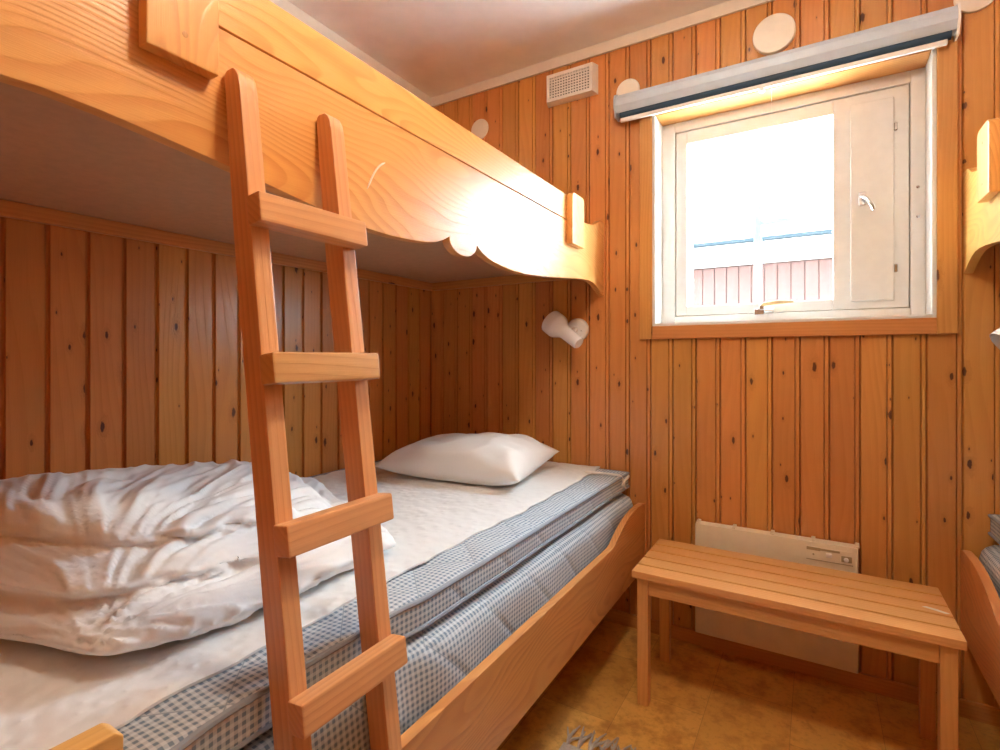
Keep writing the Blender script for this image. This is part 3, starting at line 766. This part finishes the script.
# ---------------------------------------------------------------- duvet: folded, puffy layers merged into one body, then creased
def duvet():
    mb = MB()
    def layer(c, zc, T, n=26, lean=(0, 0)):
        vs, fs, idx = [], [], {}
        c = [Vector(p) for p in c]
        def pt(i, j, side):
            u, v = i/n, j/n
            p = (c[0]*(1-u)+c[1]*u)*(1-v) + (c[3]*(1-u)+c[2]*u)*v
            a, b = 2*u-1, 2*v-1
            e = max(0.0, (1-abs(a)**4.5)*(1-abs(b)**5))
            zz = zc + lean[0]*u + lean[1]*v
            wob = 0.02*noise.noise(Vector((p.x*5, p.y*5, zc*20)))
            r = 1-0.05*a*a*b*b
            m_ = (c[0]+c[1]+c[2]+c[3])/4; p = m_+(p-m_)*r
            return Vector((p.x+wob*0.6, p.y+wob*0.6, zz + side*T/2*e**0.5 + wob*0.6))
        def vid(i, j, s_):
            key = (i, j, s_ if 0 < i < n and 0 < j < n else 0)
            if key not in idx: idx[key] = len(vs); vs.append(pt(i, j, s_))
            return idx[key]
        for i in range(n):
            for j in range(n):
                fs.append(tuple(vid(a, b, 1) for a, b in ((i, j), (i+1, j), (i+1, j+1), (i, j+1))))
                fs.append(tuple(vid(a, b, -1) for a, b in ((i, j), (i, j+1), (i+1, j+1), (i+1, j))))
        mb.add(vs, fs)
    # corners: wall-near, room-near, room-far, wall-far
    layer([(-1.66, 0.14, 0), (-0.835, 0.330, 0), (-0.820, 0.93, 0), (-1.62, 1.30, 0)], 0.698, 0.080, lean=(0.0, -0.015))
    layer([(-1.67, 0.17, 0), (-0.950, 0.335, 0), (-0.890, 0.84, 0), (-1.60, 1.20, 0)], 0.757, 0.086, lean=(0.0, -0.030))
    layer([(-1.68, 0.20, 0), (-1.010, 0.400, 0), (-0.965, 0.76, 0), (-1.60, 1.10, 0)], 0.816, 0.092, lean=(-0.005, -0.045))
    me = bpy.data.meshes.new('duvet_raw'); me.from_pydata([tuple(p) for p in mb.v], [], mb.f)
    ob = bpy.data.objects.new('duvet_raw', me); C.objects.link(ob)
    md = ob.modifiers.new('r', 'REMESH'); md.mode = 'VOXEL'; md.voxel_size = 0.0062
    sm = ob.modifiers.new('s', 'SMOOTH'); sm.iterations = 3; sm.factor = 0.5
    dg = bpy.context.evaluated_depsgraph_get()
    ev = bpy.data.meshes.new_from_object(ob.evaluated_get(dg))
    bpy.data.objects.remove(ob); bpy.data.meshes.remove(me)
    nn = [v.normal.copy() for v in ev.vertices]
    for v, nr in zip(ev.vertices, nn):
        p = v.co.copy()
        # pull folds fan out from the near room-side corner on top; slack horizontal creases on the sides
        ox, oy = p.x+0.90, p.y-0.34
        ang = math.atan2(oy, -ox); rr = math.hypot(ox, oy)
        warp = noise.noise(Vector((p.x*3, p.y*3, p.z*4)))
        def val(x, y, z, g): return min(1.0, abs(noise.noise(Vector((x, y, z))))*g)**0.75      # tight valley, round bulge
        def rid(x, y, z, g): return 1-min(1.0, abs(noise.noise(Vector((x, y, z))))*g)          # crisp ridge
        t1 = val(ang*5.5+warp*0.8, rr*2.2, 1.0, 2.6); t2 = rid(ang*11+warp*1.5, rr*3.0, 7.0, 2.8); t3 = rid(ang*21+warp*2, rr*6.0, 4.0, 2.8)
        topk = 0.017*(t1-0.7) + 0.009*t2 + 0.0045*t3
        c1 = val(p.y*4.0+p.x*1.5+warp, p.z*17+p.y*4, 2.0, 2.6); c2 = rid(p.y*6+warp*1.5, p.z*30-p.y*9, 5.0, 2.6); c3 = rid(p.y*12+p.x*9, p.z*46+p.y*14+warp*2, 8.0, 2.6)
        sidek = 0.026*(c1-0.7) + 0.014*c2 + 0.006*c3
        up = max(0.0, min(1.0, (nr.z-0.25)/0.5))
        far = min(1, max(0, (p.y-0.37)/0.16))
        lump = noise.noise(Vector((p.x*4, p.y*4, p.z*6+20)))
        topk *= 0.45+0.55*min(1, max(0, (p.x+1.62)/0.3))
        k = topk*up*(0.55+0.45*far) + sidek*(1-up)*(0.12+0.88*far) + 0.010*lump - 0.004
        if p.z < 0.69: k *= 0.5
        q = p + nr*k
        if q.x < XL+0.012: q.x = XL+0.012
        if q.z < 0.662: q.z = 0.662
        v.co = q
    me = ev; me.name = 'duvet'
    me.materials.clear(); me.materials.append(M['duvet'])
    me.polygons.foreach_set('use_smooth', [True]*len(me.polygons))
    o = put('duvet', me, Vector((0, 0, 0)))
    return tag(o, 'crumpled white duvet folded in a thick pile on the bed', 'duvet')
duvet()

# ---------------------------------------------------------------- ladder
lad = thing('bunk_ladder', (-0.596, 0.0, 0.4605), 'slim pine ladder with four rungs leaning on the upper bunk rail', 'ladder')
lad.rotation_euler = (0, -math.atan(0.131), 0)
def local(mb, name, mat, parent, bevel=0.0, seg=2):
    me, c = mb.mesh(name, bevel, seg); me.materials.append(mat)
    o = bpy.data.objects.new(name, me); C.objects.link(o); o.parent = parent; o.location = c
    if bevel and seg > 1: flat_faces(o)
    return o
prof = [(-0.045, 0), (0, 0), (0, 1.078), (-0.002, 1.094), (-0.007, 1.105), (-0.014, 1.111), (-0.030, 1.113), (-0.034, 1.109), (-0.037, 1.100), (-0.0375, 1.080), (-0.045, 0.84)]
for ya, yb in ((0.4655, 0.4965), (0.638, 0.669)):
    mb = MB(); n = len(prof)
    mb.prism([(x, z) for x, z in prof], 'Y', ya, yb)
    local(mb, 'stile', wood('ladder', 'Z'), lad, 0.003, 2)
ca = math.cos(math.atan(0.131))
for z in (1.339, 1.107, 0.868, 0.632):
    l = (z-0.4605)/ca - 0.004
    local(MB().box(0.0003, 0.033, 0.460, 0.669, l-0.0225, l+0.0225), 'rung', wood('ladder', 'Y'), lad, 0.004, 2)

# ---------------------------------------------------------------- bench
be = thing('bench', (-0.097, 1.84, 0), 'low slatted pine bench standing in front of the heater', 'bench')
bx0, bx1, by0, by1, bz = -0.509, 0.315, 1.665, 2.016, 0.433
sw = (by1-by0-4*0.008)/5
for i in range(5):
    y = by0+i*(sw+0.008)
    MB().box(bx0, bx1, y, y+sw, bz-0.024, bz).build('slat', wood('bench', 'X'), be, 0.003, 2)
lw, ld = 0.036, 0.034
LX = (bx0+0.014, bx1-0.014-lw); LY = (by0+0.012, by1-0.022-ld)
for x in LX:
    for y in LY:
        MB().box(x, x+lw, y, y+ld, 0, bz-0.0243).build('leg', wood('bench', 'Z'), be, 0.003, 2)
for y in (LY[0]+0.003, LY[1]+ld-0.025):
    MB().box(LX[0]+lw, LX[1], y, y+0.022, bz-0.076, bz-0.0243).build('apron', wood('bench', 'X'), be, 0.002)
for x in (LX[0]+0.006, LX[1]+0.008):
    MB().box(x, x+0.022, LY[0]+ld, LY[1], bz-0.076, bz-0.0243).build('apron', wood('bench', 'Y'), be, 0.002)
MB().prism([(0.252, 1.838), (0.300, 1.818), (0.310, 1.824), (0.285, 1.838), (0.262, 1.845)], 'Z', bz, bz+0.0006).build('sticker_remnant', M['plastic'], be)

# ---------------------------------------------------------------- heater
he = thing('panel_heater', (-0.137, D, 0.07), 'flat cream electric panel heater on the wall behind the bench', 'heater')
hy0, hy1 = D-0.062, D-0.016
MB().box(-0.393, 0.122, hy0, hy1, 0.074, 0.490).build('body', M['heater'], he, 0.004, 2)
for i in range(5):
    x = -0.39+0.006+i*0.126
    MB().box(x-0.006, x+0.006, hy0+0.001, hy1, 0.4902, 0.496).build('top_clip', M['heater'], he, 0.001)
cp = MB().box(-0.028, 0.108, hy0-0.002, hy0+0.002, 0.428, 0.474).build('control_panel', M['heater'], he, 0.001)
MB().box(-0.026, 0.014, hy0-0.004, hy0-0.0015, 0.462, 0.472).build('control_rim', M['heater_dark'], cp)
MB().box(0.014, 0.070, hy0-0.003, hy0-0.0015, 0.464, 0.471).build('control_slot', M['heater_dark'], cp)
MB().box(0.030, 0.048, hy0-0.010, hy0-0.0015, 0.446, 0.460).build('switch', M['plastic'], cp, 0.002)
MB().box(0.074, 0.104, hy0-0.004, hy0-0.0015, 0.438, 0.458).build('dial_window', M['heater_dark'], cp, 0.001)
MB().lathe([(0.007, 0), (0.007, 0.006), (0.004, 0.008)], (0.088, hy0-0.003, 0.447), (0, -1, 0), 16).build('dial', M['plastic'], cp)
MB().box(-0.027, 0.107, hy0-0.003, hy0-0.0015, 0.4285, 0.431).build('control_rim', M['heater_dark'], cp)
MB().lathe([(0.003, 0), (0.003, 0.002)], (-0.006, hy0-0.0015, 0.448), (0, -1, 0), 10).build('indicator', M['heater_dark'], cp)
for x in (-0.30, 0.03):
    MB().box(x-0.012, x+0.012, hy1, D-0.0005, 0.30, 0.36).build('wall_bracket', M['heater'], he)

# ---------------------------------------------------------------- reading lamps
def reading_lamp(base, narrow, wide, label):
    t = thing('wall_lamp', base, label, 'lamp', 'reading lamps')
    b = Vector(base)
    MB().lathe([(0.050, 0), (0.051, 0.004), (0.050, 0.018), (0.044, 0.026), (0.030, 0.030), (0.001, 0.031)], base, (0, -1, 0), 36).build('wall_plate', M['lamp_white'], t)
    nv, wv = Vector(narrow), Vector(wide); ax = wv-nv; L_ = ax.length
    mid = nv+ax*0.34
    MB().tube([b+Vector((0, -0.024, 0)), b+Vector((0, -0.045, 0)), mid+Vector((0, 0.02, 0)), mid], 0.011, 12).build('arm', M['lamp_white'], t)
    p = [(0.001, 0.001), (0.024, 0.0), (0.027, 0.004), (0.028, 0.012), (0.029, 0.085), (0.033, 0.098), (0.044, 0.115), (0.052, 0.128), (0.054, 0.138), (0.0535, L_), (0.0510, L_), (0.0495, L_-0.028), (0.040, L_-0.052), (0.028, L_-0.066), (0.001, L_-0.068)]
    MB().lathe(p, nv, ax, 36).build('shade', M['lamp_white'], t, ang=50)
    d = ax.normalized()
    MB().lathe([(0.001, -0.066), (0.012, -0.064), (0.014, -0.05), (0.024, -0.035), (0.026, -0.024), (0.020, -0.012), (0.008, -0.006), (0.0005, -0.005)], wv, d, 20).build('bulb', M['black'] if base[0] > 0 else M['lamp_white'], t)  # black in the opposite lamp, standing in for its dark inside
    MB().lathe([(0.0016, 0), (0.0016, 0.003)], b+Vector((0.026, -0.0295, -0.006)), (0, -1, 0), 8).build('screw', M['black'], t)
    return t
reading_lamp((-0.895, D, 1.243), (-0.842, 2.030, 1.180), (-0.985, 2.060, 1.278), 'white spot reading lamp under the scalloped bunk rail')
reading_lamp((0.585, D, 1.270), (0.590, 2.050, 1.250), (0.470, 2.030, 1.150), 'white spot reading lamp on the wall over the bed opposite the ladder')

# ---------------------------------------------------------------- ceiling lamp (over the aisle, above the frame)
LPX, LPY, LPZ = -0.17, 0.68, 2.22
cl = thing('ceiling_lamp', (LPX, LPY, H), 'round frosted globe lamp on the ceiling over the aisle between the bunks', 'lamp')
MB().lathe([(0.055, 0), (0.055, 0.016), (0.045, 0.024), (0.022, 0.030), (0.012, 0.036), (0.012, 0.150), (0.030, 0.156), (0.030, 0.172), (0.001, 0.174)], (LPX, LPY, H), (0, 0, -1), 32).build('base', M['plastic'], cl)
M['lamp_glow'] = plain('lit_frosted_glass', (0.9, 0.85, 0.75), 0.4, emit=((1.0, 0.82, 0.62), 50.0))
pr = [(0.001, -0.0885)]+[(0.0885*math.sin(a), -0.0885*math.cos(a)) for a in [i*math.pi/20 for i in range(1, 20)]]+[(0.001, 0.0885)]
MB().lathe(pr, (LPX, LPY, LPZ), (0, 0, 1), 40).build('glass_globe', M['lamp_glow'], cl, ang=60)

# ---------------------------------------------------------------- rug with fringe
rg = thing('rug', (-0.18, 0.62, 0), 'grey-beige woven rug with a tasselled fringe on the floor', 'rug')
rx0, rx1, ry0, ry1 = -0.625, 0.16, -0.25, 1.392
def rmat():
    m, nt, N, L, b = new_mat('woven_rug_cotton')
    v, s, rnd = obj_coords(nt, False)
    st = mth(nt, 'FRACT', mth(nt, 'MULTIPLY', s[1], 9.0)); n = noise_tex(nt, v, 180, 2, 0.6)
    col = mixc(nt, smooth(nt, st, 0.45, 0.5), (0.42, 0.34, 0.27), (0.30, 0.27, 0.25))
    L.new(mixc(nt, smooth(nt, n, 0.3, 0.7, 0, 0.5), col, (0.55, 0.48, 0.40)), b.inputs['Base Color']); b.inputs['Roughness'].default_value = 0.95
    return m
MB().box(rx0, rx1, ry0, ry1, 0.0005, 0.008).build('weave', rmat(), rg, 0.002)
for ye, dr in ((ry1, 1), (ry0, -1)):
    nt_ = 24
    for i in range(nt_):
        x = rx0+0.012+(rx1-rx0-0.024)*i/(nt_-1)
        mb = MB()
        for k in range(5):
            dx = random.uniform(-0.022, 0.022); ln = random.uniform(0.060, 0.105); bend = random.uniform(-0.02, 0.02)
            mb.tube([(x, ye-0.004*dr, 0.006), (x+dx*0.3, ye+dr*0.02, random.uniform(0.006, 0.016)), (x+dx*0.8+bend*0.5, ye+dr*ln*0.65, random.uniform(0.005, 0.012)), (x+dx*1.3+bend, ye+dr*ln, 0.004)], [0.0035, 0.0042, 0.0032, 0.0022], 5)
        mb.build('tassel', M['rope'], rg)

# ---------------------------------------------------------------- outside
gm = MB(); gn = 48; vs_, fs_ = [], []
for j in range(gn+1):
    for i in range(gn+1):
        x = -14+28*i/gn; y = D+0.45+(22)*j/gn
        z = -0.6
        for mx_, my_, mr, mh in ((0.15, 6.3, 0.75, 2.42), (-2.1, 6.4, 0.6, 2.35), (-4.2, 6.5, 1.2, 1.6), (3.2, 6.4, 1.0, 1.7)):
            z += mh*math.exp(-(((x-mx_)/mr)**2 + ((y-my_)/0.55)**2))
        z += 0.10*noise.noise(Vector((x*0.7, y*0.7, 0)))
        vs_.append((x, y, z))
for j in range(gn):
    for i in range(gn):
        a = j*(gn+1)+i; fs_.append((a, a+1, a+gn+2, a+gn+1))
tag(MB().add(vs_, fs_).build('ground', M['snow'], ang=60), 'pale bright ground with heaped mounds outside the window', 'ground', kind='structure')

HY = 8.0
ho = thing('neighbour_house', (-1.0, HY, -0.6), 'red boarded house with pale roof and white fascia seen through the window', 'house')
hx0, hx1 = -7.0, 5.0; ez = 2.40
MB().box(hx0, hx1, HY+0.03, HY+5.0, -0.8, ez+0.35).build('house_body', M['house_red'], ho)
pw = 0.16; pm = None; i = 0; x = hx0
while x < hx1-0.01:
    if pm is None:
        pm, _c = MB().box(-pw/2+0.005, pw/2-0.005, -0.013, 0.013, -1.6, 1.6).mesh('plank', 0.004, 1, False); pm.materials.append(M['house_red'])
    put('plank', pm, Vector((x+pw/2, HY+0.015, ez-1.6)), ho)
    x += pw
MB().box(hx0-0.3, hx1+0.3, HY-0.42, HY-0.38, ez-0.005, ez+0.25).build('fascia', M['house_white'], ho, 0.004)
MB().box(hx0-0.3, hx1+0.3, HY-0.38, HY+0.02, ez+0.02, ez+0.05).build('soffit', M['house_white'], ho)
MB().box(hx0-0.3, hx1+0.3, HY-0.50, HY-0.42, ez+0.235, ez+0.285).build('gutter', M['gutter'], ho, 0.004)
MB().prism([(HY-0.44, ez+0.29), (HY+2.6, ez+1.5), (HY+5.4, ez+0.29), (HY+5.4, ez+0.25), (HY+2.6, ez+1.45), (HY-0.38, ez+0.252)], 'X', hx0-0.3, hx1+0.3).build('roof', M['house_roof'], ho)
